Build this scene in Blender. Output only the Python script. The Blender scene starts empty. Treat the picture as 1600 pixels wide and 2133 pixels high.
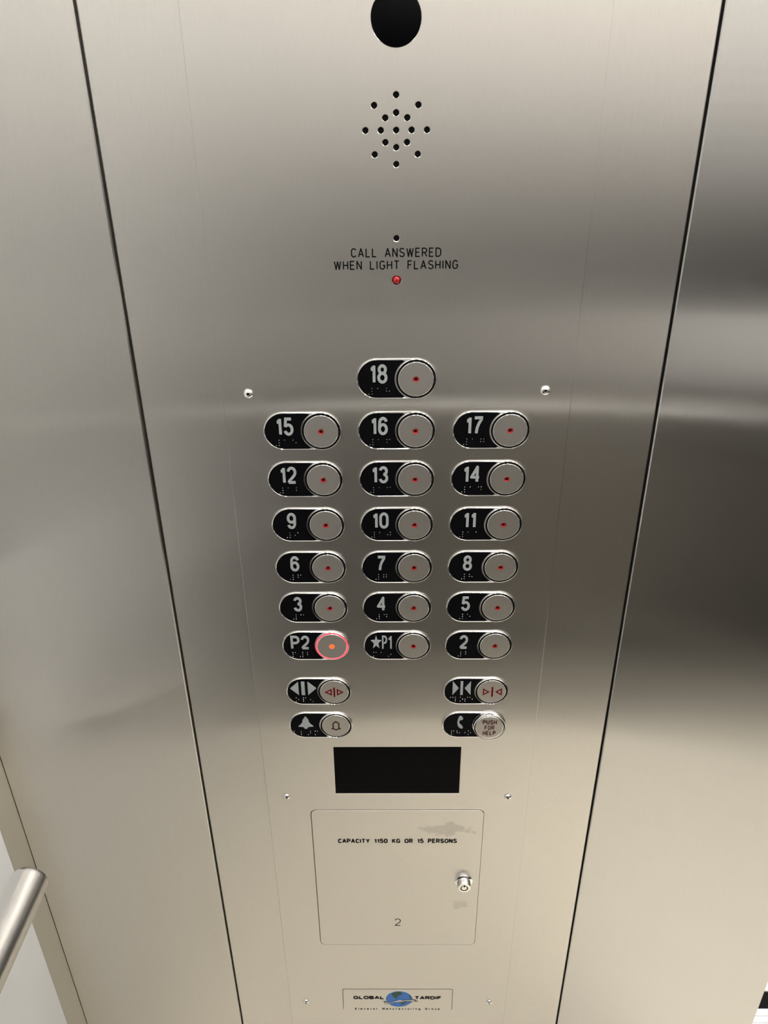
import bpy, bmesh, math, random
from mathutils import Vector, Matrix
from mathutils.geometry import tessellate_polygon

SC = bpy.context.scene
COL = SC.collection
PI = math.pi
MM = 0.001
random.seed(7)

# ------------------------------------------------------------------ camera
FY = 0.59            # front face of the control panel (car interior looks towards +y)
EYE = 1.45
cd = bpy.data.cameras.new('camera')
cd.sensor_fit = 'HORIZONTAL'
cd.sensor_width = 36.0
cd.lens = 36.0
cd.clip_start = 0.01
cam = bpy.data.objects.new('camera', cd)
r_ = Vector((0.99993, 0.00726, -0.00958)); u_ = Vector((0.00512, 0.4638, 0.88593)); f_ = Vector((-0.01087, 0.88591, -0.46372))
cam.matrix_world = Matrix(((r_.x, u_.x, -f_.x, -0.00379), (r_.y, u_.y, -f_.y, 0.0), (r_.z, u_.z, -f_.z, EYE), (0, 0, 0, 1)))
COL.objects.link(cam)
SC.camera = cam

# ------------------------------------------------------------------ world, exposure
w = bpy.data.worlds.new('world'); SC.world = w; w.use_nodes = True
w.node_tree.nodes['Background'].inputs[0].default_value = (0.9, 0.95, 1.0, 1)
w.node_tree.nodes['Background'].inputs[1].default_value = 0.05
SC.view_settings.view_transform = 'Standard'
SC.view_settings.look = 'None'
SC.view_settings.gamma = 1.0
SC.view_settings.use_curve_mapping = False
SC.view_settings.exposure = 0.0

# room dimensions (metres)
XL, XR = -0.417, 1.60      # side walls
YB = -0.68                 # rear wall
ZC = 2.35                  # ceiling
CEIL_E = 124.0
LAND_W = 48.0              # landing luminaire
DOWN = [(-0.05, -0.50), (0.60, -0.50), (1.25, -0.50), (-0.15, 0.36), (0.28, 0.36), (0.80, 0.36), (1.30, 0.36)]

def area(name, loc, size, power, color, rot=(0, 0, 0), sy=None):
    l = bpy.data.lights.new(name, 'AREA'); l.shape = 'RECTANGLE' if sy else 'SQUARE'; l.size = size
    if sy: l.size_y = sy
    l.energy = power; l.color = color
    o = bpy.data.objects.new(name, l); o.location = loc; o.rotation_euler = rot; COL.objects.link(o)
    return o
area('landing_lamp', (1.0, 1.75, 2.3), 0.9, LAND_W, (1.0, 0.97, 0.92))

# ------------------------------------------------------------------ materials
def newmat(name):
    m = bpy.data.materials.new(name); m.use_nodes = True
    nt = m.node_tree; b = nt.nodes['Principled BSDF']
    return m, nt, b

def plain(name, col, rough=0.5, metal=0.0, spec=0.5, emit=None, es=0.0, noise=0.03, scale=60.0, coat=0.0):
    m, nt, b = newmat(name)
    b.inputs['Roughness'].default_value = rough
    b.inputs['Metallic'].default_value = metal
    b.inputs['Specular IOR Level'].default_value = spec
    b.inputs['Coat Weight'].default_value = coat
    tc = nt.nodes.new('ShaderNodeTexCoord')
    n = nt.nodes.new('ShaderNodeTexNoise'); n.inputs['Scale'].default_value = scale; n.inputs['Detail'].default_value = 4
    nt.links.new(tc.outputs['Object'], n.inputs['Vector'])
    mx = nt.nodes.new('ShaderNodeMix'); mx.data_type = 'RGBA'
    mx.inputs[6].default_value = (*[max(0, c * (1 - noise)) for c in col], 1)
    mx.inputs[7].default_value = (*[min(1, c * (1 + noise)) for c in col], 1)
    nt.links.new(n.outputs['Fac'], mx.inputs[0])
    nt.links.new(mx.outputs[2], b.inputs['Base Color'])
    if emit:
        b.inputs['Emission Color'].default_value = (*emit, 1); b.inputs['Emission Strength'].default_value = es
    return m

STEEL = (0.665, 0.648, 0.615)
def brushed(name, tangent, lobe_set=((0.28, 0.006), (0.30, 0.045)), lobe_mix=0.5, col=STEEL, wave=0.0004, smudges=()):
    """vertically brushed stainless steel: reflections spread across the brushing, along `tangent`"""
    m = bpy.data.materials.new(name); m.use_nodes = True
    nt = m.node_tree; L = nt.links.new
    nt.nodes.remove(nt.nodes['Principled BSDF'])
    t = nt.nodes.new('ShaderNodeCombineXYZ')
    for i in range(3): t.inputs[i].default_value = tangent[i]
    lobes = []
    for ax, ay in lobe_set:                       # (spread along tangent, spread across it)
        g_ = nt.nodes.new('ShaderNodeBsdfAnisotropic'); g_.distribution = 'GGX'
        al = math.sqrt(ax * ay); k = math.sqrt(ay / ax)
        g_.inputs['Anisotropy'].default_value = k - 1.0
        g_.inputs['Roughness'].default_value = math.sqrt(al)
        L(t.outputs[0], g_.inputs['Tangent']); lobes.append(g_)
    mix = nt.nodes.new('ShaderNodeMixShader'); mix.inputs[0].default_value = lobe_mix
    L(lobes[0].outputs[0], mix.inputs[1]); L(lobes[1].outputs[0], mix.inputs[2])
    L(mix.outputs[0], nt.nodes['Material Output'].inputs['Surface'])
    geo = nt.nodes.new('ShaderNodeNewGeometry')
    # fine grain, long in z
    mp = nt.nodes.new('ShaderNodeMapping'); mp.inputs['Scale'].default_value = (2300, 2300, 110)
    L(geo.outputs['Position'], mp.inputs['Vector'])
    g = nt.nodes.new('ShaderNodeTexNoise'); g.inputs['Scale'].default_value = 1.0; g.inputs['Detail'].default_value = 3
    L(mp.outputs[0], g.inputs['Vector'])
    mc = nt.nodes.new('ShaderNodeMapRange'); mc.inputs[1].default_value = 0.25; mc.inputs[2].default_value = 0.75
    mc.inputs[3].default_value = 0.968; mc.inputs[4].default_value = 1.032
    L(g.outputs['Fac'], mc.inputs[0])
    vm = nt.nodes.new('ShaderNodeVectorMath'); vm.operation = 'SCALE'; vm.inputs[0].default_value = col
    fac = mc.outputs[0]
    for (sx, sz, rx, rz, dark, seed) in smudges:      # greasy marks left on the plate
        sep = nt.nodes.new('ShaderNodeVectorMath'); sep.operation = 'SUBTRACT'; sep.inputs[1].default_value = (sx, 0, sz)
        L(geo.outputs['Position'], sep.inputs[0])
        sc_ = nt.nodes.new('ShaderNodeVectorMath'); sc_.operation = 'MULTIPLY'; sc_.inputs[1].default_value = (1 / rx, 0, 1 / rz)
        L(sep.outputs[0], sc_.inputs[0])
        ln = nt.nodes.new('ShaderNodeVectorMath'); ln.operation = 'LENGTH'; L(sc_.outputs[0], ln.inputs[0])
        nn = nt.nodes.new('ShaderNodeTexNoise'); nn.inputs['Scale'].default_value = 95.0; nn.inputs['Detail'].default_value = 4
        of = nt.nodes.new('ShaderNodeVectorMath'); of.operation = 'ADD'; of.inputs[1].default_value = (seed, seed, 0)
        L(geo.outputs['Position'], of.inputs[0]); L(of.outputs[0], nn.inputs['Vector'])
        ad = nt.nodes.new('ShaderNodeMath'); ad.operation = 'MULTIPLY_ADD'; ad.inputs[1].default_value = 2.4; L(nn.outputs['Fac'], ad.inputs[0]); L(ln.outputs['Value'], ad.inputs[2])
        rg = nt.nodes.new('ShaderNodeMapRange'); rg.interpolation_type = 'SMOOTHSTEP'
        rg.inputs[1].default_value = 1.75; rg.inputs[2].default_value = 2.15; rg.inputs[3].default_value = dark; rg.inputs[4].default_value = 1.0
        L(ad.outputs[0], rg.inputs[0])
        ml = nt.nodes.new('ShaderNodeMath'); ml.operation = 'MULTIPLY'; L(fac, ml.inputs[0]); L(rg.outputs[0], ml.inputs[1]); fac = ml.outputs[0]
    L(fac, vm.inputs['Scale'])
    for g_ in lobes: L(vm.outputs[0], g_.inputs['Color'])
    # the sheet is not perfectly flat
    mp2 = nt.nodes.new('ShaderNodeMapping'); mp2.inputs['Scale'].default_value = (2.2, 2.2, 3.0)
    L(geo.outputs['Position'], mp2.inputs['Vector'])
    wv = nt.nodes.new('ShaderNodeTexNoise'); wv.inputs['Scale'].default_value = 1.0; wv.inputs['Detail'].default_value = 1
    L(mp2.outputs[0], wv.inputs['Vector'])
    bp = nt.nodes.new('ShaderNodeBump'); bp.inputs['Distance'].default_value = wave; bp.inputs['Strength'].default_value = 1.0
    L(wv.outputs['Fac'], bp.inputs['Height'])
    bp2 = nt.nodes.new('ShaderNodeBump'); bp2.inputs['Distance'].default_value = 0.000006; bp2.inputs['Strength'].default_value = 1.0
    L(g.outputs['Fac'], bp2.inputs['Height']); L(bp.outputs[0], bp2.inputs['Normal'])
    for g_ in lobes: L(bp2.outputs[0], g_.inputs['Normal'])
    return m

M = {}
CENTRE = ((0.17, 0.006), (0.22, 0.045))
M['steel'] = brushed('brushed_steel', (1, 0, 0), CENTRE)
M['steel_left'] = brushed('left_brushed_steel', (1, 0, 0))
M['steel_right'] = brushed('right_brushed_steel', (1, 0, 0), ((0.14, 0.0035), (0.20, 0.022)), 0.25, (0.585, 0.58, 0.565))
M['face_steel'] = brushed('faceplate_steel', (1, 0, 0), CENTRE, wave=0.0003)
M['door_steel'] = brushed('service_door_steel', (1, 0, 0), CENTRE, wave=0.0003,
                          smudges=((0.056, EYE - 0.7045, 0.030, 0.0105, 0.80, 3.1), (0.0735, EYE - 0.8330, 0.0125, 0.0075, 0.84, 8.4)))
M['steel_side'] = brushed('side_brushed_steel', (0, 1, 0))
M['cap_steel'] = brushed('button_cap_steel', (1, 0, 0), ((0.30, 0.08), (0.30, 0.20)), 0.5, (0.60, 0.58, 0.55), 0.0)
M['satin_tube'] = plain('satin_tube_steel', (0.72, 0.71, 0.70), 0.26, 1.0, noise=0.01)
M['chrome'] = plain('polished_chrome', (0.93, 0.93, 0.93), 0.10, 1.0, noise=0.0)
M['black_plate'] = plain('black_tactile_plate', (0.003, 0.003, 0.004), 0.35, 0.0, spec=0.06)
M['black_gap'] = plain('black_gap', (0.003, 0.003, 0.003), 0.6, spec=0.1)
M['black_glass'] = plain('black_acrylic', (0.002, 0.002, 0.0025), 0.25, spec=0.04)
M['ink'] = plain('black_engraving_fill', (0.004, 0.004, 0.004), 0.5, spec=0.08)
M['numeral'] = plain('grey_raised_numeral', (0.33, 0.36, 0.365), 0.45, spec=0.4)
M['braille'] = plain('braille_pin', (0.75, 0.75, 0.75), 0.25, 1.0)
M['red_lens'] = plain('red_lens', (0.35, 0.006, 0.008), 0.15, coat=0.3)
M['red_deep'] = plain('dark_red_marking', (0.13, 0.003, 0.005), 0.5, spec=0.1)
M['maroon'] = plain('maroon_lettering', (0.055, 0.010, 0.010), 0.5, spec=0.1)
M['red_dark_core'] = plain('dark_red_core', (0.03, 0.001, 0.001), 0.4, spec=0.2)
M['brown_mark'] = plain('dark_brown_marking', (0.045, 0.020, 0.008), 0.5, spec=0.1)
M['red_glow'] = plain('lit_red_halo', (0.9, 0.1, 0.12), 0.4, emit=(1.0, 0.055, 0.10), es=1.05)
M['orange_glow'] = plain('lit_orange_lens', (0.3, 0.02, 0.005), 0.4, emit=(1.0, 0.15, 0.035), es=1.15)
M['dark_core'] = plain('dark_backing', (0.006, 0.006, 0.007), 0.7, spec=0.1)
M['blue'] = plain('globe_blue', (0.03, 0.19, 0.60), 0.5)
M['green'] = plain('globe_green', (0.015, 0.075, 0.06), 0.5)
M['white_ink'] = plain('white_ink', (0.80, 0.79, 0.76), 0.5)
M['floor'] = plain('beige_floor_tile', (0.87, 0.81, 0.695), 0.45, noise=0.05, scale=14)
M['floor_dark'] = plain('dark_floor_border', (0.11, 0.10, 0.085), 0.45, noise=0.06, scale=14)  # shadow tone for the rear floor strip
M['land_floor'] = plain('pale_landing_floor', (0.92, 0.90, 0.86), 0.4, noise=0.02)
M['laminate'] = plain('white_laminate', (0.79, 0.80, 0.81), 0.40, noise=0.05, scale=11)
def cladding(tag_, col, n=0.05): M[tag_] = plain('cladding_' + tag_, col, 0.5, noise=n, scale=8)
cladding('low_left', (0.026, 0.024, 0.021)); cladding('low_right', (0.048, 0.044, 0.040)); cladding('low_mid', (0.175, 0.158, 0.132)); cladding('low_far', (0.040, 0.037, 0.034)); cladding('mid_far', (0.80, 0.785, 0.78))  # low tints paint the dark reflection of an unseen person at the camera
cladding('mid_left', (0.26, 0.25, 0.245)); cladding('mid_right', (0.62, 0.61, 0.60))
cladding('upper', (0.78, 0.76, 0.735), 0.02)
KL = [(1.0, .15), (1.16, .165), (1.25, .24), (1.34, .34), (1.43, .48), (1.53, .64), (1.62, .78)]  # graded board tints paint a blurred dark reflection of someone behind the camera
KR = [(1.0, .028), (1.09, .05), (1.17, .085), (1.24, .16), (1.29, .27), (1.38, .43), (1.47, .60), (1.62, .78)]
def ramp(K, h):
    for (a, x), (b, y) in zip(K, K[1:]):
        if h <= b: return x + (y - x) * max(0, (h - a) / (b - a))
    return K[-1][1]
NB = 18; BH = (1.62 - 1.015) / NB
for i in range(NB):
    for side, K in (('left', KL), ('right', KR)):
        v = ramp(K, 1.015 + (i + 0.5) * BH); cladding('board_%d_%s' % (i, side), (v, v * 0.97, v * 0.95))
M['ceiling'] = plain('ceiling_panel', (0.75, 0.74, 0.72), 0.5)
M['lamp'] = plain('lamp_diffuser', (0.9, 0.9, 0.9), 0.5, emit=(1.0, 0.975, 0.93), es=CEIL_E)
M['sill'] = plain('sill_aluminium', (0.90, 0.90, 0.88), 0.35, 1.0)

# ------------------------------------------------------------------ mesh helpers
def finish(bm, name, mats, parent=None, sharp=32):
    bmesh.ops.recalc_face_normals(bm, faces=bm.faces)
    bm.normal_update()
    for f in bm.faces: f.smooth = True
    for e in bm.edges:
        if len(e.link_faces) != 2 or e.calc_face_angle(0) > math.radians(sharp): e.smooth = False
    me = bpy.data.meshes.new(name); bm.to_mesh(me); bm.free()
    for m in (mats if isinstance(mats, (list, tuple)) else [mats]): me.materials.append(m)
    o = bpy.data.objects.new(name, me); COL.objects.link(o)
    if parent: o.parent = parent
    return o

def tag(o, label=None, cat=None, group=None, kind=None):
    if label: o['label'] = label
    if cat: o['category'] = cat
    if group: o['group'] = group
    if kind: o['kind'] = kind
    return o

def empty(name, loc, label=None, cat=None, group=None):
    o = bpy.data.objects.new(name, None); o.empty_display_size = 0.01; o.location = loc; COL.objects.link(o)
    return tag(o, label, cat, group)

def area2(loop):
    return 0.5 * sum(loop[i][0] * loop[(i + 1) % len(loop)][1] - loop[(i + 1) % len(loop)][0] * loop[i][1] for i in range(len(loop)))

def inset(loop, d):
    """offset a closed (x, z) loop inwards by d"""
    if abs(d) < 1e-9: return list(loop)
    s = 1 if area2(loop) > 0 else -1
    n = len(loop); out = []
    for i in range(n):
        p0, p1, p2 = Vector(loop[i - 1]), Vector(loop[i]), Vector(loop[(i + 1) % n])
        a = (p1 - p0).normalized(); b = (p2 - p1).normalized()
        na = Vector((-a.y, a.x)) * s; nb = Vector((-b.y, b.x)) * s
        k = na + nb
        den = max(0.25, 1 + na.dot(nb))
        out.append(tuple(p1 + k * (d / den)))
    return out

def circ(cx, cz, r, n=48, rz=None):
    rz = rz or r
    return [(cx + r * math.cos(2 * PI * i / n), cz + rz * math.sin(2 * PI * i / n)) for i in range(n)]

def rrect(x0, x1, z0, z1, r=0.0, n=6):
    if r <= 0: return [(x0, z0), (x1, z0), (x1, z1), (x0, z1)]
    out = []
    for cx, cz, a in ((x1 - r, z0 + r, -90), (x1 - r, z1 - r, 0), (x0 + r, z1 - r, 90), (x0 + r, z0 + r, 180)):
        for i in range(n + 1):
            t = math.radians(a + 90 * i / n); out.append((cx + r * math.cos(t), cz + r * math.sin(t)))
    return out

def stadium(x0, x1, h, n=24):
    return rrect(x0, x1, -h / 2, h / 2, h / 2 - 1e-6, n)

def add_plate(bm, loops, yf, yb, ch=0.0, mi=0, back=False, T=lambda x, y, z: (x, y, z)):
    """flat plate: first loop is the outline, others are holes; yf front (smaller y), yb back, ch front chamfer"""
    rings_front = []
    for k, lp in enumerate(loops):
        d = ch if k == 0 else -ch
        fr = inset(lp, d) if ch else lp
        vf = [bm.verts.new(T(x, yf, z)) for x, z in fr]
        rows = [vf]
        if ch: rows.append([bm.verts.new(T(x, yf + ch, z)) for x, z in lp])
        rows.append([bm.verts.new(T(x, yb, z)) for x, z in lp])
        n = len(lp)
        for a, b in zip(rows, rows[1:]):
            for i in range(n):
                f = bm.faces.new((a[i], a[(i + 1) % n], b[(i + 1) % n], b[i])); f.material_index = mi
        rings_front.append((vf, fr, rows[-1]))
    allv = [v for r in rings_front for v in r[0]]
    allb = [v for r in rings_front for v in r[2]]
    if len(loops) == 1 and len(loops[0]) <= 4:
        f = bm.faces.new(rings_front[0][0]); f.material_index = mi
        bmesh.ops.triangulate(bm, faces=[f])
        if back: bm.faces.new(rings_front[0][2])
    else:
        tris = tessellate_polygon([[Vector((x, z, 0)) for x, z in r[1]] for r in rings_front])
        for a, b, c in tris:
            try:
                f = bm.faces.new((allv[a], allv[b], allv[c])); f.material_index = mi
            except ValueError: pass
            if back:
                try: bm.faces.new((allb[a], allb[b], allb[c]))
                except ValueError: pass
    return bm

def add_sweep(bm, loop, prof, mi=0, close=False):
    """prof = [(inset, y)]: each profile point runs round the loop at that inset"""
    rows = []
    for d, y in prof:
        rows.append([bm.verts.new((x, y, z)) for x, z in inset(loop, d)])
    n = len(loop)
    pairs = list(zip(rows, rows[1:])) + ([(rows[-1], rows[0])] if close else [])
    for a, b in pairs:
        for i in range(n):
            f = bm.faces.new((a[i], a[(i + 1) % n], b[(i + 1) % n], b[i])); f.material_index = mi
    return rows

def add_lathe(bm, prof, cx=0, cz=0, n=48, mi=0, sx=1.0):
    """prof = [(r, y)] turned about the y axis; r = 0 closes to a point"""
    rows = []
    for r, y in prof:
        if r < 1e-7: rows.append([bm.verts.new((cx, y, cz))])
        else: rows.append([bm.verts.new((cx + r * math.cos(2 * PI * i / n) * sx, y, cz + r * math.sin(2 * PI * i / n))) for i in range(n)])
    for a, b in zip(rows, rows[1:]):
        for i in range(n):
            j = (i + 1) % n
            if len(a) == 1 and len(b) == 1: continue
            if len(a) == 1: vs = (a[0], b[j], b[i])
            elif len(b) == 1: vs = (a[i], a[j], b[0])
            else: vs = (a[i], a[j], b[j], b[i])
            f = bm.faces.new(vs); f.material_index = mi
    return bm

def add_box(bm, x0, x1, y0, y1, z0, z1, mi=0, bev=0.0):
    vs = [bm.verts.new((x, y, z)) for x in (x0, x1) for y in (y0, y1) for z in (z0, z1)]
    fs = []
    for idx in ((0, 1, 3, 2), (4, 6, 7, 5), (0, 4, 5, 1), (2, 3, 7, 6), (0, 2, 6, 4), (1, 5, 7, 3)):
        f = bm.faces.new([vs[i] for i in idx]); f.material_index = mi; fs.append(f)
    if bev:
        es = list({e for f in fs for e in f.edges})
        bmesh.ops.bevel(bm, geom=es, offset=bev, segments=2, affect='EDGES', profile=0.5)
    return bm

def box(name, x0, x1, y0, y1, z0, z1, mat, parent=None, bev=0.0):
    bm = bmesh.new(); add_box(bm, x0, x1, y0, y1, z0, z1, 0, bev)
    return finish(bm, name, mat, parent)

# ------------------------------------------------------------------ stroke lettering
def arc(cx, cy, rx, ry, a0, a1, n=12):
    return [(cx + rx * math.cos(math.radians(a0 + (a1 - a0) * i / n)), cy + ry * math.sin(math.radians(a0 + (a1 - a0) * i / n))) for i in range(n + 1)]
# glyph: (width, [strokes]); centre lines in a box of height 1
G = {
 ' ': (0.42, []),
 '0': (0.50, [arc(.25, .70, .25, .30, 0, 180) + arc(.25, .30, .25, .30, 180, 360) + [(.5, .70)]]),
 '1': (0.22, [[(.22, 0), (.22, 1)], [(.0, .79), (.21, .79)], [(.05, .80), (.21, .93)]]),
 '2': (0.50, [arc(.25, .73, .25, .27, 170, 0) + [(.49, .62), (.42, .48), (.22, .27), (.06, .12), (.01, 0)], [(.0, 0), (.5, 0)]]),
 '3': (0.50, [arc(.245, .76, .235, .24, 165, -70, 14) + [(.24, .53)], [(.24, .53)] + arc(.25, .265, .25, .265, 80, -165, 16)]),
 '4': (0.54, [[(.40, 0), (.40, 1), (.0, .30), (.54, .30)]]),
 '5': (0.50, [[(.47, 1), (.10, 1), (.04, .50)], [(.04, .50)] + arc(.25, .31, .25, .31, 128, -160, 18)]),
 '6': (0.50, [arc(.25, .30, .25, .30, 0, 360, 22), arc(.26, .70, .245, .30, 20, 160, 10) + [(.01, .60), (.0, .30)]]),
 '7': (0.48, [[(0, 1), (.48, 1), (.48, .92), (.30, .62), (.20, .35), (.15, 0)]]),
 '8': (0.50, [arc(.25, .27, .25, .27, 0, 360, 22), arc(.25, .77, .215, .23, 0, 360, 20)]),
 '9': (0.50, [arc(.25, .70, .25, .30, 0, 360, 22), arc(.24, .30, .245, .30, 200, 340, 10) + [(.49, .42), (.5, .70)]]),
 'A': (0.56, [[(0, 0), (.28, 1), (.56, 0)], [(.09, .32), (.47, .32)]]),
 'B': (0.50, [[(0, 0), (0, 1), (.28, 1)] + arc(.27, .765, .20, .235, 90, -90) + [(0, .53)], [(.0, .53), (.27, .53)] + arc(.27, .265, .23, .265, 90, -90) + [(0, 0)]]),
 'C': (0.50, [arc(.27, .68, .25, .32, 25, 180) + arc(.27, .32, .25, .32, 180, 335)]),
 'D': (0.52, [[(0, 0), (0, 1), (.24, 1)] + arc(.22, .70, .30, .30, 90, 0) + arc(.22, .30, .30, .30, 0, -90) + [(0, 0)]]),
 'E': (0.44, [[(.44, 1), (0, 1), (0, 0), (.44, 0)], [(0, .52), (.38, .52)]]),
 'F': (0.42, [[(.42, 1), (0, 1), (0, 0)], [(0, .52), (.36, .52)]]),
 'G': (0.54, [arc(.27, .68, .25, .32, 25, 180) + arc(.27, .32, .26, .32, 180, 360) + [(.53, .46), (.32, .46)]]),
 'H': (0.48, [[(0, 0), (0, 1)], [(.48, 0), (.48, 1)], [(0, .5), (.48, .5)]]),
 'I': (0.04, [[(.02, 0), (.02, 1)]]),
 'K': (0.50, [[(0, 0), (0, 1)], [(.47, 1), (0, .40)], [(.16, .60), (.50, 0)]]),
 'L': (0.42, [[(0, 1), (0, 0), (.42, 0)]]),
 'M': (0.62, [[(0, 0), (0, 1), (.31, .15), (.62, 1), (.62, 0)]]),
 'N': (0.48, [[(0, 0), (0, 1), (.48, 0), (.48, 1)]]),
 'O': (0.54, [arc(.27, .68, .27, .32, 0, 180) + arc(.27, .32, .27, .32, 180, 360) + [(.54, .68)]]),
 'P': (0.48, [[(0, 0), (0, 1), (.24, 1)] + arc(.23, .73, .25, .27, 90, -90) + [(0, .46)]]),
 'R': (0.50, [[(0, 0), (0, 1), (.26, 1)] + arc(.25, .74, .24, .26, 90, -90) + [(0, .48)], [(.26, .48), (.50, 0)]]),
 'S': (0.50, [arc(.25, .76, .23, .24, 25, 200, 12) + [(.10, .58), (.25, .51), (.42, .43)] + arc(.25, .25, .25, .25, 30, -165, 14)]),
 'T': (0.50, [[(0, 1), (.50, 1)], [(.25, 1), (.25, 0)]]),
 'U': (0.48, [[(0, 1), (0, .3)] + arc(.24, .28, .24, .28, 180, 360) + [(.48, 1)]]),
 'W': (0.70, [[(0, 1), (.17, 0), (.35, .95), (.53, 0), (.70, 1)]]),
 'Y': (0.54, [[(0, 1), (.27, .48), (.54, 1)], [(.27, .48), (.27, 0)]]),
 'a': (0.42, [arc(.20, .55, .18, .15, 160, 0, 8) + [(.38, 0)], [(.38, .42), (.18, .42)] + arc(.17, .20, .17, .20, 100, 300, 10) + [(.38, .14)]]),
 'c': (0.38, [arc(.20, .35, .20, .35, 40, 320, 14)]),
 'e': (0.42, [[(0, .37), (.40, .37)] + arc(.20, .35, .20, .35, 5, 320, 16)]),
 'f': (0.26, [[(.10, 0), (.10, .85)] + arc(.22, .85, .12, .15, 180, 90, 6), [(0, .68), (.24, .68)]]),
 'g': (0.42, [arc(.20, .36, .20, .33, 0, 360, 16), [(.40, .70), (.40, -.10)] + arc(.20, -.10, .20, .18, 0, -150, 8)]),
 'i': (0.04, [[(.02, 0), (.02, .70)], [(.02, .90), (.02, 1)]]),
 'l': (0.04, [[(.02, 0), (.02, 1)]]),
 'n': (0.36, [[(0, 0), (0, .70)], [(0, .45)] + arc(.18, .50, .18, .20, 180, 0, 8) + [(.36, 0)]]),
 'o': (0.42, [arc(.21, .35, .21, .35, 0, 360, 18)]),
 'p': (0.42, [[(0, -.28), (0, .70)], arc(.20, .35, .20, .35, 0, 360, 16)]),
 'r': (0.22, [[(0, 0), (0, .70)], [(0, .45), (.08, .64), (.22, .69)]]),
 't': (0.24, [[(.10, .90), (.10, .12), (.16, .02), (.24, .02)], [(0, .68), (.24, .68)]]),
 'u': (0.36, [[(0, .70), (0, .22)] + arc(.18, .20, .18, .20, 180, 360, 8) + [(.36, .70)], [(.36, .7), (.36, 0)]]),
 'v': (0.40, [[(0, .70), (.20, 0), (.40, .70)]]),
}
STEP = [0]
def add_stroke(bm, pts, w, yf, yb, mi=0):
    """ribbon of width w along pts (x, z); very sharp turns get a round joint"""
    run = [tuple(pts[0])]; n = len(pts)
    for i in range(1, n):
        run.append(tuple(pts[i]))
        if i < n - 1:
            a = Vector(pts[i]) - Vector(pts[i - 1]); b = Vector(pts[i + 1]) - Vector(pts[i])
            if a.length > 1e-9 and b.length > 1e-9 and a.normalized().dot(b.normalized()) < -0.1:
                ribbon(bm, run, w, yf, yb, mi); STEP[0] += 1
                d = (STEP[0] % 6) * 0.000012
                add_plate(bm, [circ(pts[i][0], pts[i][1], w / 2, 14)], yf - d, yb, mi=mi)
                run = [tuple(pts[i])]
    ribbon(bm, run, w, yf, yb, mi)

def ribbon(bm, pts, w, yf, yb, mi=0):
    STEP[0] += 1
    yf = yf - (STEP[0] % 6) * 0.000012      # overlapping strokes must not share one plane
    q = [Vector(pts[0])]
    for p in pts[1:]:
        if (Vector(p) - q[-1]).length > w * 0.04: q.append(Vector(p))
    if len(q) < 2: return
    closed = (q[0] - q[-1]).length < w * 0.3 and len(q) > 4
    if closed: q = q[:-1]
    n = len(q); L_, R_ = [], []
    for i, p in enumerate(q):
        if closed or 0 < i < n - 1:
            a = (p - q[i - 1]).normalized(); b = (q[(i + 1) % n] - p).normalized()
        else:
            a = b = (q[1] - q[0]).normalized() if i == 0 else (q[-1] - q[-2]).normalized()
        na, nb = Vector((-a.y, a.x)), Vector((-b.y, b.x))
        k = (na + nb) / max(0.35, 1 + na.dot(nb)) * (w / 2)
        L_.append(p + k); R_.append(p - k)
    V = [[bm.verts.new((p.x, y, p.y)) for p in s] for s in (L_, R_) for y in (yf, yb)]
    lf, lb, rf, rb = V
    m = n if closed else n - 1
    for i in range(m):
        j = (i + 1) % n
        for vs in ((lf[i], lf[j], rf[j], rf[i]), (lf[i], lb[i], lb[j], lf[j]), (rf[i], rf[j], rb[j], rb[i])):
            f = bm.faces.new(vs); f.material_index = mi
    if not closed:
        for i in (0, -1):
            f = bm.faces.new((lf[i], rf[i], rb[i], lb[i])); f.material_index = mi

def text_bm(bm, s, x0, x1, z0, z1, w, yf, yb, gap=None, mi=0):
    """fit string s into the box; w = stroke width, outlines touch the box"""
    H = z1 - z0 - w
    gap = gap if gap is not None else 0.26
    total = sum(G[c][0] for c in s) + gap * (len(s) - 1)
    kx = (x1 - x0 - w) / total
    x = x0 + w / 2
    for c in s:
        wd, st = G[c]
        for pl in st:
            add_stroke(bm, [(x + u * kx, z0 + w / 2 + v * H) for u, v in pl], w, yf, yb, mi)
        x += (wd + gap) * kx

# ------------------------------------------------------------------ the car shell
def slab(name, x0, x1, y0, y1, z0, z1, mat, parent=None):
    o = box(name, x0, x1, y0, y1, z0, z1, mat, parent)
    if not parent: tag(o, kind='structure')
    return o

wf = slab('wall_front', -0.45, 0.46, 0.612, 0.70, 0.0, ZC, M['dark_core'])
def front_panel(x0, x1, hole=None, yf=FY + 0.002, mat='steel'):
    bm = bmesh.new()
    loops = [rrect(x0, x1, 0.02, ZC - 0.02)]
    if hole: loops.append(rrect(*hole))
    # rounded folded edges
    b = 0.0009
    add_plate(bm, loops, yf, 0.6119, ch=b)
    return finish(bm, 'panel', M[mat], wf)
front_panel(XL - 0.0002, -0.20924, mat='steel_left')
front_panel(-0.20705, 0.21057, hole=(-0.132, 0.132, 0.34, 1.68))
front_panel(0.21273, 0.4716, mat='steel_right')
tag(wf, kind='structure')
# return of the right-hand panel into the doorway
ret = box('jamb_return', 0.4606, 0.4706, FY + 0.0235, 0.70, 0.02, ZC - 0.02, M['steel_side'], wf)

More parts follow.
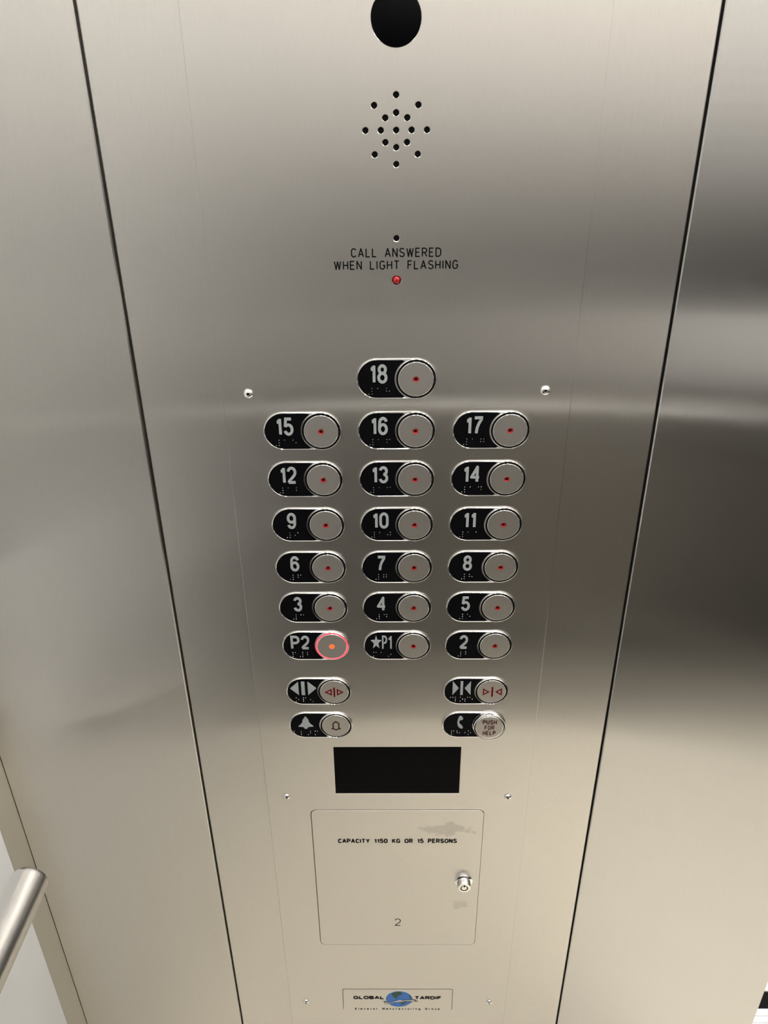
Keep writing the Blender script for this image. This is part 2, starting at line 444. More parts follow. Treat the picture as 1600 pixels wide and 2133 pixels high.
# left wall: steel corner stile, white laminate panels, rear lower ones darkened as an unseen person's shade
wl = slab('wall_left', XL - 0.04, XL - 0.012, YB, 0.612, 0.0, ZC, M['dark_core'])
st = box('corner_stile', XL - 0.0119, XL, 0.5565, FY + 0.0018, 0.02, ZC - 0.02, M['steel_side'], wl)
for (y0, y1, z0, z1, mt) in ((-0.05, 0.5560, 0.02, 1.05, 'laminate'), (YB + 0.01, -0.055, 0.02, 0.86, 'low_left'), (YB + 0.01, -0.055, 0.865, 1.05, 'mid_left'), (YB + 0.01, 0.5560, 1.062, 2.25, 'laminate')):
    box('laminate_panel', XL - 0.0119, XL + 0.0005, y0, y1, z0, z1, M[mt], wl, bev=0.0008)

# rear wall
wb = slab('wall_back', XL - 0.04, XR + 0.04, YB - 0.06, YB - 0.012, 0.0, ZC, M['dark_core'])
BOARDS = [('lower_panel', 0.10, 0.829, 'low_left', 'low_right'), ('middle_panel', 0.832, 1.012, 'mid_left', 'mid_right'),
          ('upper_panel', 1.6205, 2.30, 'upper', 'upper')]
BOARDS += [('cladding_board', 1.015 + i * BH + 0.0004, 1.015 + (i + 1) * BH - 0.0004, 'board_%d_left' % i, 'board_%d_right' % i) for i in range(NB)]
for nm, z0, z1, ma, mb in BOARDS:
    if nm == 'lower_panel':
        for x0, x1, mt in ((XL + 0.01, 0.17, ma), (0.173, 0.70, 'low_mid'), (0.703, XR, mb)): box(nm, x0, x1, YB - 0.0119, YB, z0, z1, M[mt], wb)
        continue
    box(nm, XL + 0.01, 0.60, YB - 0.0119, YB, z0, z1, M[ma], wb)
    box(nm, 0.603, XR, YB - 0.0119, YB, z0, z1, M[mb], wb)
box('kick_plate', XL, XR, YB - 0.0119, YB - 0.004, 0.0, 0.095, M['low_left'], wb)

# right wall
wr = slab('wall_right', XR + 0.012, XR + 0.04, YB, 0.70, 0.0, ZC, M['dark_core'])
for nm, z0, z1, ma, mb in BOARDS:
    box(nm, XR, XR + 0.0119, YB + 0.01, 0.55, z0, z1, M[{'low_right': 'low_far', 'mid_right': 'mid_far'}.get(mb, mb)], wr)
for z in (0.684, 0.706):
    box('trim_strip', 0.603, XR - 0.003, YB, YB + 0.002, z, z + 0.004, M['mid_left'], wb)
    box('trim_strip', XR - 0.002, XR, YB + 0.01, 0.55, z, z + 0.004, M['mid_left'], wr)
# header above the doorway and the far return
slab('trim_1', 0.472, 1.60, 0.592, 0.70, 2.10, ZC, M['steel'])
slab('trim_2', 1.42, 1.60, 0.592, 0.70, 0.0, 2.10, M['steel'])

# floors and sill
fl = slab('floor', XL - 0.04, XR + 0.04, -0.38, 0.700, -0.03, 0.0, M['floor'])
box('floor_border', XL - 0.04, XR + 0.04, YB - 0.06, -0.3805, -0.03, 0.0, M['floor_dark'], fl)  # dark strip stands in for an unseen person's shadow on the floor
slab('ceiling', XL - 0.04, XR + 0.04, YB - 0.06, 0.70, ZC, ZC + 0.04, M['ceiling'])

sill = empty('door_sill', (0.95, 0.76, 0), 'grooved pale metal door sill at the doorway, bottom right corner', 'sill')
box('running_gap', -0.55, 0.65, 0.0617, 0.0929, -0.12, -0.004, M['black_gap'], sill)  # black block fills the open gap in place of its shade
def sillbar(name, y0, y1, z0, z1, mat):
    bm = bmesh.new(); add_box(bm, -0.55, 0.65, y0 - 0.76, y1 - 0.76, z0, z1)
    return finish(bm, name, mat, sill)
sillbar('sill_base', 0.7005, 0.8215, -0.03, -0.006, M['sill'])
ys = [0.7005, 0.722, 0.738, 0.754, 0.770, 0.7835, 0.797, 0.8085, 0.8215]
for a, b in zip(ys, ys[1:]):
    sillbar('tread_rib', a + 0.0007, b - 0.0007, -0.0058, 0.0, M['sill'])
lf_ = slab('landing_floor', -0.6, 2.6, 0.853, 2.8, -0.03, 0.0, M['land_floor'])
slab('landing_wall', -0.6, 2.6, 2.8, 2.85, 0.0, 2.6, M['laminate'])
slab('landing_ceiling', -0.6, 2.6, 0.853, 2.8, 2.45, 2.5, M['ceiling'])
slab('shaft_front', -0.6, 0.40, 0.853, 0.95, 0.0, 2.45, M['laminate'])

# downlights
DN = ['rear left corner', 'middle of the rear wall', 'rear right corner', 'front left corner', 'control panel', 'left edge of the doorway', 'right edge of the doorway']
for i, (x, y) in enumerate(DOWN):
    t = empty('ceiling_light', (x, y, ZC), 'round recessed ceiling downlight above the ' + DN[i], 'light', 'ceiling downlights')
    bm = bmesh.new()
    n = 40
    def ring(r, z): return [bm.verts.new((r * math.cos(2 * PI * k / n), r * math.sin(2 * PI * k / n), z)) for k in range(n)]
    rs = [ring(0.078, -0.0005), ring(0.076, -0.006), ring(0.064, -0.006), ring(0.060, -0.0008)]
    for a, b in zip(rs, rs[1:]):
        for k in range(n): bm.faces.new((a[k], a[(k + 1) % n], b[(k + 1) % n], b[k]))
    finish(bm, 'trim_ring', M['chrome'], t)
    bm = bmesh.new()
    bm.faces.new([bm.verts.new((0.0595 * math.cos(2 * PI * k / n), 0.0595 * math.sin(2 * PI * k / n), -0.0012)) for k in range(n)])
    o = finish(bm, 'diffuser', M['lamp'], t)

# ------------------------------------------------------------------ handrails
def add_tube(bm, path, r, n=32, cap=True):
    rows = []
    for i, p in enumerate(path):
        p = Vector(p)
        d = (Vector(path[min(i + 1, len(path) - 1)]) - Vector(path[max(i - 1, 0)])).normalized()
        a = d.orthogonal().normalized() if i == 0 else (rows_a - d * rows_a.dot(d)).normalized()
        rows_a = a; b = d.cross(a)
        rr = r[i] if isinstance(r, (list, tuple)) else r
        rows.append([bm.verts.new(p + (a * math.cos(2 * PI * k / n) + b * math.sin(2 * PI * k / n)) * rr) for k in range(n)])
    for a, b in zip(rows, rows[1:]):
        for k in range(n): bm.faces.new((a[k], a[(k + 1) % n], b[(k + 1) % n], b[k]))
    if cap: bm.faces.new(rows[0]); bm.faces.new(rows[-1])

def handrail(loc, rz, length, r, off, label):
    """rail runs along local -y from the origin end; the wall is at local x = -off"""
    t = empty('handrail', loc, label, 'handrail'); t.rotation_euler = (0, 0, rz)
    bm = bmesh.new()
    add_tube(bm, [(0, -0.004, 0), (0, -length + 0.004, 0)], r, cap=False)
    finish(bm, 'rail_tube', M['satin_tube'], t)
    for s in (0, 1):
        bm = bmesh.new()
        y0, d = (-0.004, 1) if s == 0 else (-length + 0.004, -1)
        add_tube(bm, [(0, y0, 0), (0, y0 + d * 0.002, 0), (0, y0 + d * 0.0035, 0), (0, y0 + d * 0.004, 0)], [r, r - 0.0002, r - 0.0012, r - 0.003])
        finish(bm, 'end_cap', M['satin_tube'], t)
    for k in (0.14, 0.86):
        bm = bmesh.new()
        y = -length * k
        add_tube(bm, [(0, y, -r * 0.8), (0, y, -r - 0.020), (-0.012, y, -r - 0.032), (-off + 0.004, y, -r - 0.032)], 0.006, 16)
        add_tube(bm, [(-off + 0.0006, y, -r - 0.032), (-off + 0.005, y, -r - 0.032)], 0.024, 28)
        finish(bm, 'bracket', M['satin_tube'], t)
    return t
handrail((-0.3521, 0.4875, EYE - 0.6495), 0, 1.05, 0.0175, -0.3521 - XL, 'round satin steel handrail on the left side wall')
handrail((XL + 0.12, YB + 0.062, 0.80), PI / 2, 1.75, 0.0175, 0.062, 'round satin steel handrail along the rear wall, seen only as a reflection')

# ------------------------------------------------------------------ control panel
Z = lambda z: EYE + z * MM
cp = empty('control_panel', (0, FY, 1.0), 'tall brushed steel car operating panel with speaker holes, floor buttons and a locked service door', 'control panel')
def onwall(o, parent):       # meshes below are written in world x/z with y = FY plane; shift into the parent's frame
    o.location = -Vector(parent.location)
    return o
HOLES = [(0, 9.04), (-15, 2.8), (15.1, 2.85), (0, -1.74), (-7.5, -4.81), (7.6, -4.81), (-21.2, -12.45), (-10.6, -12.45), (0, -12.42), (10.6, -12.4), (21.2, -12.35),
         (-7.5, -19.97), (7.5, -19.97), (0, -23.11), (-15, -27.55), (15, -27.5), (0, -33.8)]
loops = [rrect(-0.1404, 0.1404, 0.30, 1.72, 0.002, 3)]
for hx, hz in HOLES: loops.append(circ(hx * MM + 0.0002, Z(hz), 0.00210, 20))
loops.append(circ(0.0003, Z(52.9), 0.0164, 64))
loops.append(circ(0.0002, Z(-83.2), 0.0022, 20))
loops.append(circ(0.0002, Z(-113.0), 0.00325, 24))
loops.append(rrect(-0.0662, 0.0660, Z(-649.9), Z(-582.9)))
loops.append(rrect(-0.0947, 0.0945, Z(-909.2), Z(-674.6), 0.0062, 8))
loops.append(rrect(-0.0711, 0.0708, Z(-1046.5), Z(-1000.4), 0.0030, 5))
bm = bmesh.new(); add_plate(bm, loops, FY, FY + 0.0018, ch=0.00035)
onwall(finish(bm, 'faceplate', M['face_steel'], cp), cp)
bm = bmesh.new(); add_box(bm, -0.130, 0.130, FY + 0.0075, FY + 0.0215, 0.345, 1.675)
onwall(finish(bm, 'back_box', M['dark_core'], cp), cp)
bm = bmesh.new(); add_lathe(bm, [(0, FY + 0.0021), (0.026, FY + 0.0021), (0.026, FY + 0.0055), (0, FY + 0.0055)], 0.0002, Z(-12.4), 40)
onwall(tag(finish(bm, 'speaker_membrane', M['black_gap'], cp), 'black speaker membrane showing through the round holes'), cp)
bm = bmesh.new(); add_lathe(bm, [(0, FY + 0.0013), (0.00205, FY + 0.0013), (0.00205, FY + 0.006), (0, FY + 0.006)], 0.0002, Z(-83.2), 24)
onwall(tag(finish(bm, 'microphone', M['black_gap'], cp), 'small round black microphone hole above the words'), cp)
bm = bmesh.new(); add_lathe(bm, [(0, FY - 0.0010), (0.0011, FY - 0.0009), (0.0021, FY - 0.0004), (0.0027, FY + 0.0004), (0.0029, FY + 0.0012), (0.0029, FY + 0.006)], 0.0002, Z(-113.0), 32)
onwall(tag(finish(bm, 'status_light', M['red_lens'], cp), 'small round red light below the words'), cp)

yf, yb = FY - 0.00008, FY + 0.00005
bm = bmesh.new()
text_bm(bm, 'CALL ANSWERED', -0.0335, 0.0332, Z(-96.5), Z(-89.8), 0.00092, yf, yb, gap=0.30)
text_bm(bm, 'WHEN LIGHT FLASHING', -0.0463, 0.0460, Z(-105.3), Z(-98.7), 0.00092, yf, yb, gap=0.30)
onwall(tag(finish(bm, 'engraved_text', M['ink'], cp), 'black engraved words CALL ANSWERED WHEN LIGHT FLASHING'), cp)

for sx, sz in ((-119, -200.9), (119, -199.9), (-119, -654.1), (118.8, -654.9), (-119.2, -1027.8), (118.9, -1028.3)):
    big = sz > -300
    R = 0.0040 if big else 0.0037
    bm = bmesh.new()
    prof = [(R + 0.0001, FY - 0.00002), (R, FY - 0.0004)] + [(R * math.cos(a) * 0.98, FY - 0.0004 - 0.0019 * math.sin(a)) for a in [math.radians(x) for x in (15, 30, 45, 58, 68)]]
    prof += [(R * 0.36, FY - 0.00225), (R * 0.34, FY - 0.0011), (0, FY - 0.0011)]
    add_lathe(bm, prof, sx * MM, Z(sz), 30)
    s = onwall(finish(bm, 'screw', M['chrome'], cp), cp)
    bm = bmesh.new(); add_lathe(bm, [(R * 0.335, FY - 0.00112), (0, FY - 0.00125)], sx * MM, Z(sz), 6)
    finish(bm, 'hex_socket', M['black_gap'], s)

# service door
bm = bmesh.new()
add_plate(bm, [rrect(-0.0941, 0.0942, Z(-908.25), Z(-674.85), 0.0059, 8), circ(0.0764, Z(-790.8), 0.0092, 30)], FY - 0.0005, FY + 0.0016, ch=0.0003)
sd = onwall(finish(bm, 'service_door', M['door_steel'], cp), cp)
sd['label'] = 'flush rectangular locked service door with rounded corners'
bm = bmesh.new()
text_bm(bm, 'CAPACITY 1150 KG OR 15 PERSONS', -0.0665, 0.0665, Z(-726.6), Z(-719.5), 0.00150, FY - 0.00060, FY - 0.0004, gap=0.30)
tag(finish(bm, 'engraved_text', M['ink'], sd), 'black words CAPACITY 1150 KG OR 15 PERSONS')
bm = bmesh.new()
text_bm(bm, '2', -0.0035, 0.0039, Z(-872.0), Z(-858.5), 0.00105, FY - 0.00060, FY - 0.0004)
tag(finish(bm, 'engraved_number', M['ink'], sd), 'thin black figure 2')
bm = bmesh.new()
lx, lz = 0.0764, Z(-790.8)
add_lathe(bm, [(0.0103, FY - 0.00035), (0.0102, FY - 0.0014), (0.0094, FY - 0.0021), (0.0080, FY - 0.0023), (0.0078, FY - 0.0085), (0.0072, FY - 0.0096), (0.0044, FY - 0.0099)], lx, lz, 40)
add_lathe(bm, [(0.0044, FY - 0.0099), (0.0043, FY - 0.0082), (0.0033, FY - 0.0082)], lx, lz, 40, mi=1)
add_lathe(bm, [(0.0033, FY - 0.0082), (0.0032, FY - 0.0097), (0, FY - 0.0097)], lx, lz, 40)
add_box(bm, lx - 0.0008, lx + 0.0008, FY - 0.0101, FY - 0.0094, lz + 0.0022, lz + 0.0050, 1)
tag(finish(bm, 'lock', [M['chrome'], M['black_gap']], sd, sharp=40), 'round chrome cam lock with a ring keyway')

# round window above the speaker
cw = empty('camera_window', (0.0003, FY, Z(52.9)), 'round black window at the very top, above the speaker holes', 'window')
bm = bmesh.new(); add_lathe(bm, [(0, -0.0000), (0.0155, 0.0), (0.01618, 0.0004), (0.01618, 0.006), (0, 0.006)], 0, 0, 64)
finish(bm, 'window_lens', M['black_glass'], cw)
bm = bmesh.new(); add_lathe(bm, [(0.0032, 0.0066), (0.0032, 0.0062), (0, 0.0062)], 0, 0, 24)
finish(bm, 'sensor', M['black_gap'], cw)

# black display
ds = empty('display_screen', (-0.0001, FY, Z(-616.4)), 'blank black rectangular display screen below the buttons', 'screen')
bm = bmesh.new(); add_plate(bm, [rrect(-0.0658, 0.0658, -0.0333, 0.0333)], 0.0003, 0.0070, ch=0.0002)
finish(bm, 'screen_glass', M['black_glass'], ds)
bm = bmesh.new(); add_plate(bm, [rrect(-0.0674, 0.0674, -0.0349, 0.0349), rrect(-0.0659, 0.0659, -0.0334, 0.0334)], 0.0019, 0.0055)
finish(bm, 'gasket', M['black_gap'], ds)

# maker's plate
npl = empty('nameplate', (0, FY, Z(-1023.4)), 'small inset metal maker plate with a blue globe between two black words, at the bottom', 'nameplate')
zz = lambda z: (z + 1023.4) * MM
bm = bmesh.new(); add_plate(bm, [rrect(-0.0706, 0.0703, zz(-1046.45), zz(-1000.6), 0.0026, 5)], -0.0005, 0.0016, ch=0.0002)
plate = finish(bm, 'metal_plate', M['face_steel'], npl)
bm = bmesh.new()
def ext_text(bm, s, x0, x1, z0, z1, w, y, gap): text_bm(bm, s, x0, x1, z0, z1, w, y, y + 0.0001, gap)
ext_text(bm, 'GLOBAL', -0.0576, -0.0174, zz(-1021.7), zz(-1014.6), 0.00190, -0.0006, 0.24)
tag(finish(bm, 'lettering', M['ink'], plate), 'bold black word GLOBAL')
bm = bmesh.new()
ext_text(bm, 'TARDIF', 0.0217, 0.0566, zz(-1022.1), zz(-1015.0), 0.00190, -0.0006, 0.24)
tag(finish(bm, 'lettering', M['ink'], plate), 'bold black word TARDIF')
bm = bmesh.new()
ext_text(bm, 'Elevator Manufacturing Group', -0.0560, 0.0549, zz(-1045.0), zz(-1040.8), 0.00075, -0.0006, 0.62)
tag(finish(bm, 'small_lettering', M['ink'], plate), 'fine black words Elevator Manufacturing Group')
bm = bmesh.new()
add_box(bm, -0.0574, -0.0278, -0.00058, -0.0005, zz(-1003.9), zz(-1003.4))
finish(bm, 'fine_print', M['numeral'], plate)
bm = bmesh.new()
gx, gz, gr, gv = 0.0017, zz(-1021.4), 0.0171, 0.0168
add_plate(bm, [circ(gx, gz, gr, 56, gv)], -0.00062, -0.00045)
globe = finish(bm, 'globe_emblem', M['blue'], plate)
bm = bmesh.new()
def poly(bm, pts, y, mi=0, dy=0.00006):
    add_plate(bm, [[(gx + a * MM, gz + b * MM) for a, b in pts]], y, y + dy, mi=mi)
poly(bm, [(-9.5, 12.5), (-7, 15.0), (-2, 16.3), (3.5, 16.0), (1.5, 14.2), (4.2, 12.6), (2.6, 9.5), (-0.6, 8.2), (-1.8, 4.9), (-4.2, 3.2), (-1.6, 1.2), (-2.6, 0.4), (-5.6, 2.6), (-7.6, 6.0), (-9.2, 9.0)], -0.00070)
poly(bm, [(13.2, 9.4), (14.9, 7.4), (16.2, 3.6), (15.9, 0.6), (14.0, 2.6), (13.0, 5.6)], -0.00070)
poly(bm, [(1.5, -5.0), (6.0, -2.6), (9.4, -5.4), (7.4, -9.6), (4.4, -13.0), (2.4, -13.6), (2.6, -9.4)], -0.00070)
finish(bm, 'land_mass', M['green'], plate)
bm = bmesh.new()
poly(bm, [(-19.4, -6.6), (-12, -7.0), (-4, -3.4), (-2, -3.0), (-2, -5.6), (-6, -6.6), (-12, -9.6), (-19.0, -10.4)], -0.00078)
poly(bm, [(3.6, -3.0), (9, -1.2), (21.2, -1.0), (19.0, -3.0), (14.6, -3.9), (8, -4.2), (3.6, -5.4)], -0.00078)
poly(bm, [(-2.2, -2.6), (3.8, -2.2), (3.8, -5.6), (-2.2, -6.0)], -0.00080)
finish(bm, 'ribbon', M['white_ink'], plate)
bm = bmesh.new()
for pl in ([(-21, -5.2), (-17.6, -6.2), (-18.2, -3.6)], [(-19.4, -6.6), (-19.0, -10.6), (-12, -9.8), (-6, -6.8), (-2, -5.8)], [(-19.4, -6.6), (-12, -7.1), (-4, -3.4), (-2, -3.0)], [(-17, -8.6), (-12, -8.3), (-5, -5.2)],
           [(3.6, -3.0), (9, -1.2), (21.2, -1.0), (18.4, -3.4), (23, -5.4)], [(19.5, -4.4), (22.2, -3.0), (24.6, -5.0)], [(3.6, -5.4), (8, -4.2), (15.0, -3.9)], [(6, -3.6), (12, -2.4), (18, -2.3)], [(13, -8.0), (17.6, -6.0)], [(-2.2, -3.0), (0.8, -5.4), (3.8, -3.0)]):
    add_stroke(bm, [(gx + a * MM, gz + b * MM) for a, b in pl], 0.00035, -0.00086, -0.0007)
finish(bm, 'ribbon_outline', M['brown_mark'], plate)

# ------------------------------------------------------------------ buttons
W, H = 0.0640, 0.0331
CX = 0.0155            # centre of the round press button within a unit
BASE = stadium(-W / 2, W / 2, H, 22)
RING_R = 0.01655
def bez_bm():
    bm = bmesh.new()
    rim = [(0.0, 0.0), (0.0, -0.0008), (0.00012, -0.00125), (0.00038, -0.00155), (0.00072, -0.0016), (0.0010, -0.0014), (0.00112, -0.0009)]
    add_sweep(bm, BASE, rim)
    add_plate(bm, [inset(BASE, 0.00105)], -0.00092, -0.0002)
    # ring round the press button
    ring = [(RING_R, -0.0008), (RING_R, -0.0014), (RING_R - 0.00012, -0.00185), (RING_R - 0.00042, -0.00212), (RING_R - 0.00078, -0.0021), (RING_R - 0.00100, -0.0017), (RING_R - 0.00108, -0.0010)]
    add_lathe(bm, ring, CX, 0, 64)
    return bm
bm = bez_bm(); me_o = finish(bm, 'bezel', M['chrome'], None, sharp=40); BEZEL = me_o.data; bpy.data.objects.remove(me_o)

def tactile_loop():
    h = H / 2 - 0.00125
    xl = -W / 2 + 0.00125
    R = RING_R + 0.0004
    # left half circle
    pts = [(xl + h + h * math.cos(math.radians(a)), h * math.sin(math.radians(a))) for a in range(90, 271, 6)]
    xe = 0.0057
    zs = math.sqrt(max(0, R * R - (CX - xe) ** 2))
    # lower corner: rounded off, then along the ring, up to the upper corner
    pts += [(xe - 0.0008, -h), (xe - 0.0001, -h + 0.0005)]
    a0 = math.degrees(math.asin((h - 0.0009) / R)) if h < R else 80
    for k in range(0, 21):
        a = math.radians(180 + a0 * (1 - 2 * k / 20)); pts.append((CX + R * math.cos(a), R * math.sin(a)))
    pts += [(xe - 0.0001, h - 0.0005), (xe - 0.0008, h)]
    return pts
bm = bmesh.new(); add_plate(bm, [tactile_loop()], -0.00125, -0.0009, ch=0.00015)
o = finish(bm, 'tactile_plate', M['black_plate']); TACT = o.data; bpy.data.objects.remove(o)
def halo_bm():
    bm = bmesh.new(); add_lathe(bm, [(RING_R - 0.00105, -0.00150), (0.0150, -0.00162), (0.01425, -0.00150), (0.01425, -0.00095)], CX, 0, 64); return bm
o = finish(halo_bm(), 'halo_ring', M['black_gap']); HALO = o.data; bpy.data.objects.remove(o)
o = finish(halo_bm(), 'halo_ring', M['red_glow']); HALO_ON = o.data; bpy.data.objects.remove(o)
def cap_bm(r=0.01415, p=0.0022, hole=0.0025):
    bm = bmesh.new()
    add_lathe(bm, [(r, -0.0010), (r, -p + 0.00035), (r - 0.00013, -p + 0.0001), (r - 0.00034, -p)], CX, 0, 64, mi=1)
    if hole:
        add_lathe(bm, [(r - 0.00034, -p), (hole, -p)], CX, 0, 64, mi=0)
        add_lathe(bm, [(hole, -p), (hole - 0.0001, -p + 0.0009)], CX, 0, 64, mi=0)
    else:
        add_lathe(bm, [(r - 0.00034, -p), (0, -p)], CX, 0, 64, mi=0)
    return bm
o = finish(cap_bm(), 'press_button', [M['cap_steel'], M['chrome']], sharp=45); CAPM = o.data; bpy.data.objects.remove(o)
o = finish(cap_bm(hole=None), 'press_button', [M['cap_steel'], M['chrome']], sharp=45); CAPF = o.data; bpy.data.objects.remove(o)
def lens_bm():
    bm = bmesh.new(); add_lathe(bm, [(0.0025, -0.00212), (0.0023, -0.0021), (0.0014, -0.0016)], CX, 0, 24); add_lathe(bm, [(0.0014, -0.0016), (0.0013, -0.0011), (0, -0.0011)], CX, 0, 24, mi=1); return bm
o = finish(lens_bm(), 'indicator_light', [M['red_lens'], M['red_dark_core']]); LENS = o.data; bpy.data.objects.remove(o)
def lens_on():
    bm = bmesh.new(); add_lathe(bm, [(0.0027, -0.0021), (0.0026, -0.0024), (0.0018, -0.0027), (0.0008, -0.0029), (0, -0.0029)], CX, 0, 24); return bm
o = finish(lens_on(), 'indicator_light', M['orange_glow']); LENS_ON = o.data; bpy.data.objects.remove(o)

def link(name, me, parent):
    o = bpy.data.objects.new(name, me); COL.objects.link(o); o.parent = parent; return o

BR = {'1': '1', '2': '12', '3': '14', '4': '145', '5': '15', '6': '124', '7': '1245', '8': '125', '9': '24', '0': '245', '#': '3456',
      'p': '1234', 'm': '134', 'a': '1', 'in': '35', 'o': '135', 'en': '26', 'c': '14', 'l': '123', 's': '234', 'e': '15', 'ar': '345', 'h': '125', 'dot5': '5', ' ': ''}
def braille(cells, x0, pitch, parent, sp=0.00235, ztop=-0.0075):
    bm = bmesh.new()
    for i, c in enumerate(cells):
        for d in BR[c]:
            d = int(d) - 1
            x = x0 + i * pitch + (d // 3) * sp; z = ztop - (d % 3) * sp
            add_lathe(bm, [(0.00052, -0.0012), (0.00048, -0.00155), (0.00030, -0.00180), (0, -0.00188)], x, z, 10)
    return finish(bm, 'braille_dots', M['braille'], parent)

YN0, YN1 = -0.0021, -0.0012
def unit(name, x, z, label, cat, cells, bx, pitch, draw, marked=None, lit=False, cap='hole', group=None):
    t = empty(name, (x, FY, EYE + z), label, cat, group)
    link('bezel', BEZEL, t)
    tp = link('tactile_plate', TACT, t)
    bm = bmesh.new(); draw(bm)
    finish(bm, 'raised_symbol' if marked else 'raised_numeral', M['numeral'], tp)
    braille(cells, bx, pitch, tp)
    h = link('halo_ring', HALO_ON if lit else HALO, t)
    if lit: h['label'] = 'glowing red ring'
    if cap == 'hole':
        c = link('press_button', CAPM, t)
        l = link('indicator_light', LENS_ON if lit else LENS, c)
        if lit: l['label'] = 'glowing orange light'
    elif cap == 'flat':
        c = link('press_button', CAPF, t)
    else: c = cap(t)
    if marked: marked(c)
    return t

SW = 0.00225
NW = {'0': .0081, '1': .0047, '2': .0080, '3': .0079, '4': .0086, '5': .0082, '6': .0080, '7': .0078, '8': .0081, '9': .0080, 'P': .0086}
def digits(s):
    def draw(bm):
        z0, z1 = -0.0033, 0.0122
        gap = 0.0014
        tot = sum(NW[c] for c in s) + gap * (len(s) - 1)
        x = -0.0142 - tot / 2
        if s == 'P2': x = -0.0236
        for c in s:
            text_bm(bm, c, x, x + NW[c], z0, z1, SW, YN0, YN1); x += NW[c] + (gap if s != 'P2' else 0.0012)
    return draw

rows_z = [-0.1893, -0.2332, -0.2770, -0.3208, -0.3645, -0.4082, -0.4520]
A = 0.07743
grid = [('18', 1, 0), ('15', 0, 1), ('16', 1, 1), ('17', 2, 1), ('12', 0, 2), ('13', 1, 2), ('14', 2, 2), ('9', 0, 3), ('10', 1, 3), ('11', 2, 3),
        ('6', 0, 4), ('7', 1, 4), ('8', 2, 4), ('3', 0, 5), ('4', 1, 5), ('5', 2, 5), ('P2', 0, 6), ('2', 2, 6)]
COLN = ['left column', 'middle column', 'right column']
ROWN = ['', 'first', 'second', 'third', 'fourth', 'fifth', 'sixth']
GR = 'floor buttons on the control panel'
for s, c, r in grid:
    lab = 'black oblong lift button marked %s, %s, %s row of three from the top' % (s, COLN[c], ROWN[r])
    if s == '18': lab = 'black oblong lift button marked 18, alone above the grid of three columns'
    if s == 'P2': lab = 'lift button marked P2, lit with a glowing red ring'
    if s == 'P2': cells, bx = ['p', '#', '2'], -0.0223
    elif len(s) == 2: cells, bx = ['#', s[0], s[1]], -0.0220
    else: cells, bx = ['#', s], -0.0189
    unit('floor_button', (c - 1) * A, rows_z[r], lab, 'button', cells, bx, 0.0070, digits(s), lit=(s == 'P2'), group=GR)

def star_p1(bm):
    cx, cz, R, q = -0.01985, 0.0044, 0.0081, 0.0034
    pts = []
    for k in range(10):
        a = math.radians(90 + 36 * k); rr = R if k % 2 == 0 else q
        pts.append((cx + rr * math.cos(a) * 0.64, cz + rr * math.sin(a)))
    add_plate(bm, [pts], YN0, YN1)
    text_bm(bm, 'P', -0.0143, -0.0093, -0.0035, 0.0120, 0.0015, YN0, YN1)
    text_bm(bm, '1', -0.0088, -0.0050, -0.0035, 0.0120, 0.0015, YN0, YN1)
unit('floor_button', 0, rows_z[6], 'black oblong lift button marked with a star and P1', 'button', ['m', 'a', 'in'], -0.0225, 0.0072, star_p1, group=GR)

def tri(bm, xb, xt, zc, hh, y0, y1):
    add_plate(bm, [[(xb, zc - hh), (xt, zc), (xb, zc + hh)]], y0, y1)
def draw_open(bm):
    tri(bm, -0.0196, -0.0277, 0.0046, 0.0082, YN0, YN1); tri(bm, -0.0104, -0.0022, 0.0046, 0.0082, YN0, YN1)
    add_plate(bm, [rrect(-0.0168, -0.0134, -0.0036, 0.0128)], YN0, YN1)
def draw_close(bm):
    tri(bm, -0.0229, -0.0171, 0.0044, 0.0083, YN0, YN1); tri(bm, -0.0052, -0.0110, 0.0044, 0.0083, YN0, YN1)
    add_plate(bm, [rrect(-0.0153, -0.0128, -0.0039, 0.0127)], YN0, YN1)
def mark(draw, mat, nm='cap_symbol', y=-0.0022):
    def f(c):
        bm = bmesh.new(); draw(bm, y - 0.00012, y + 0.0001); finish(bm, nm, mat, c)
    return f
def otri(bm, xb, xt, hh, y0, y1):
    lp = [(xb, -hh), (xt, 0), (xb, hh)]
    add_plate(bm, [lp, inset(lp, 0.00125)], y0, y1)
def m_open(bm, y0, y1):
    otri(bm, 0.0130, 0.0058, 0.0043, y0, y1); otri(bm, 0.0180, 0.0250, 0.0043, y0, y1)
    add_plate(bm, [rrect(0.01465, 0.01635, -0.0060, 0.0060)], y0, y1)
def m_close(bm, y0, y1):
    otri(bm, 0.0069, 0.0136, 0.0046, y0, y1); otri(bm, 0.0256, 0.0189, 0.0046, y0, y1)
    add_plate(bm, [rrect(0.0152, 0.0170, -0.0062, 0.0062)], y0, y1)
unit('door_open_button', -A, -0.5079, 'black oblong button with grey open-door triangles and red triangles on its cap', 'button', ['o', 'p', 'en'], -0.0227, 0.0071, draw_open, marked=mark(m_open, M['red_deep']), cap='flat')
unit('door_close_button', A, -0.5079, 'black oblong button with two triangles pointing inward to a bar', 'button', ['c', 'l', 'o', 's', 'e'], -0.0246, 0.0048, draw_close, marked=mark(m_close, M['red_deep']), cap='flat')

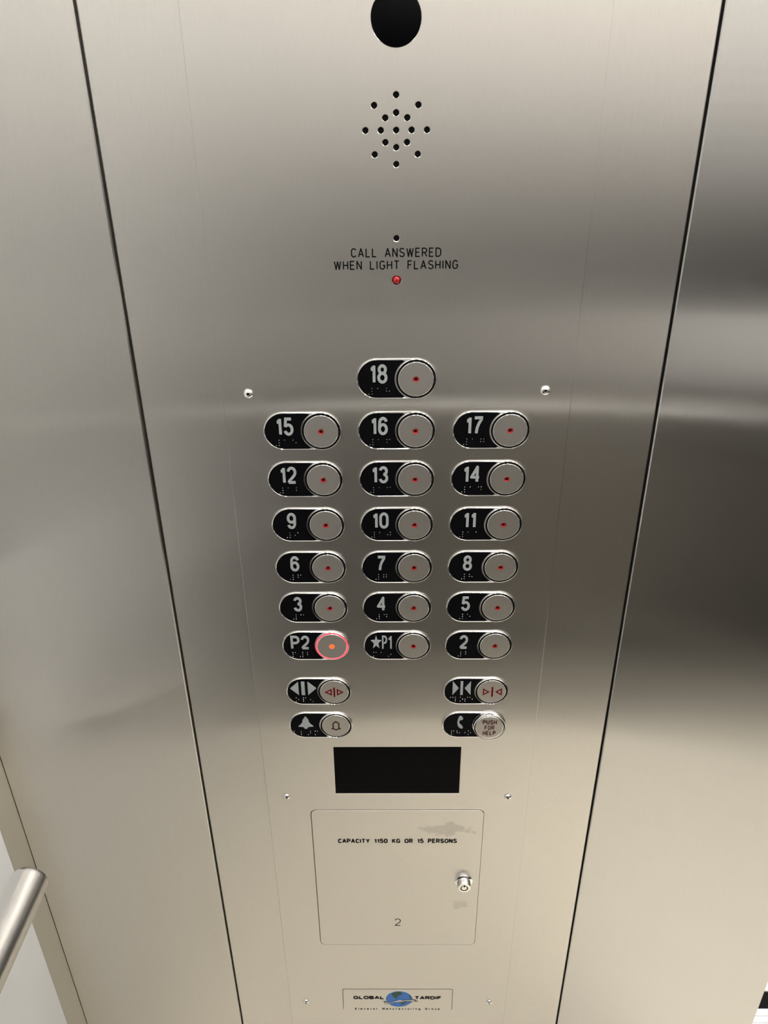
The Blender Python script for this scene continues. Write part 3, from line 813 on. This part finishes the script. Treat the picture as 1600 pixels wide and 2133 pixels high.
BELL = [(0, 8.1), (0.9, 6.9), (1.6, 5.6), (3.0, 3.2), (3.3, 0.4), (4.6, -2.0), (7.6, -5.0), (2.2, -5.6), (1.6, -7.4), (0.5, -8.0)]
def bell_loop(cx, cz, s=1.0, k=1.0):
    r = [(x * s * k, z * s) for x, z in BELL]
    lp = r + [(-x, z) for x, z in reversed(r[1:])]
    return [(cx + x * MM, cz + z * MM) for x, z in lp]
def draw_bell(bm): add_plate(bm, [bell_loop(-0.0151, 0.0042)], YN0, YN1)
def m_bell(bm, y0, y1):
    pts = [(0, 5.4), (-1.7, 4.7), (-2.9, 3.1), (-2.9, 0.2), (-2.7, -2.0), (-4.2, -3.6), (-1.7, -3.9), (0, -5.2), (1.7, -3.9), (4.2, -3.6), (2.7, -2.0), (2.9, 0.2), (2.9, 3.1), (1.7, 4.7), (0, 5.4)]
    add_stroke(bm, [(CX + a * MM, b * MM) for a, b in pts], 0.0013, y0, y1)
    add_stroke(bm, [(CX, 0.0054), (CX, 0.0066)], 0.0013, y0, y1)
unit('alarm_button', -A, -0.5519, 'black oblong alarm button with a grey bell, bottom left', 'button', ['a', 'l', 'ar', 'm'], -0.0274, 0.0071, draw_bell, marked=mark(m_bell, M['brown_mark']), cap='flat')

def draw_phone(bm):
    pts = [(-0.6, 8.1), (0.9, 8.0), (2.6, 5.9), (2.7, 4.2), (0.9, 3.0), (-0.5, 3.2), (-0.9, 0.6), (-0.6, -2.4), (0.6, -3.1), (2.6, -5.6), (2.8, -7.6), (1.2, -8.1), (-0.6, -7.0), (-2.3, -4.4), (-2.9, -0.8), (-2.5, 3.2), (-1.6, 6.6)]
    add_plate(bm, [[(-0.0139 + a * MM, 0.0042 + b * MM) for a, b in pts]], YN0, YN1)
def help_cap(t):
    bm = bmesh.new()
    R = 0.0143; p = 0.0050
    add_lathe(bm, [(R, -0.0010), (R, -p + 0.0004), (R - 0.0003, -p), (R - 0.0008, -p - 0.00005)], CX, 0, 64, mi=1)
    add_lathe(bm, [(R - 0.0008, -p - 0.00005), (0, -p - 0.0002)], CX, 0, 64, mi=0)
    c = finish(bm, 'press_button', [M['cap_steel'], M['chrome']], t, sharp=45)
    bm = bmesh.new()
    add_lathe(bm, [(RING_R + 0.0001, -0.0008), (RING_R - 0.0001, -0.0042), (RING_R - 0.0004, -0.0047), (RING_R - 0.0010, -0.0046), (RING_R - 0.0013, -0.0040), (RING_R - 0.0014, -0.0012)], CX, 0, 64)
    tag(finish(bm, 'guard_ring', M['chrome'], t, sharp=40), 'tall chrome guard ring')
    bm = bmesh.new()
    y0, y1 = -p - 0.0003, -p + 0.0001
    text_bm(bm, 'PUSH', CX - 0.0071, CX + 0.0070, 0.0045, 0.0100, 0.00085, y0, y1, gap=0.32)
    text_bm(bm, 'FOR', CX - 0.0050, CX + 0.0049, -0.0026, 0.0029, 0.00085, y0, y1, gap=0.32)
    text_bm(bm, 'HELP', CX - 0.0065, CX + 0.0064, -0.0097, -0.0042, 0.00085, y0, y1, gap=0.32)
    finish(bm, 'cap_lettering', M['maroon'], c)
    return c
unit('help_button', A, -0.5519, 'black oblong button with a grey phone handset and a raised cap reading PUSH FOR HELP', 'button', ['p', 'h', 'dot5', 'o'], -0.0223, 0.0057, draw_phone, marked=lambda c: None, cap=help_cap)
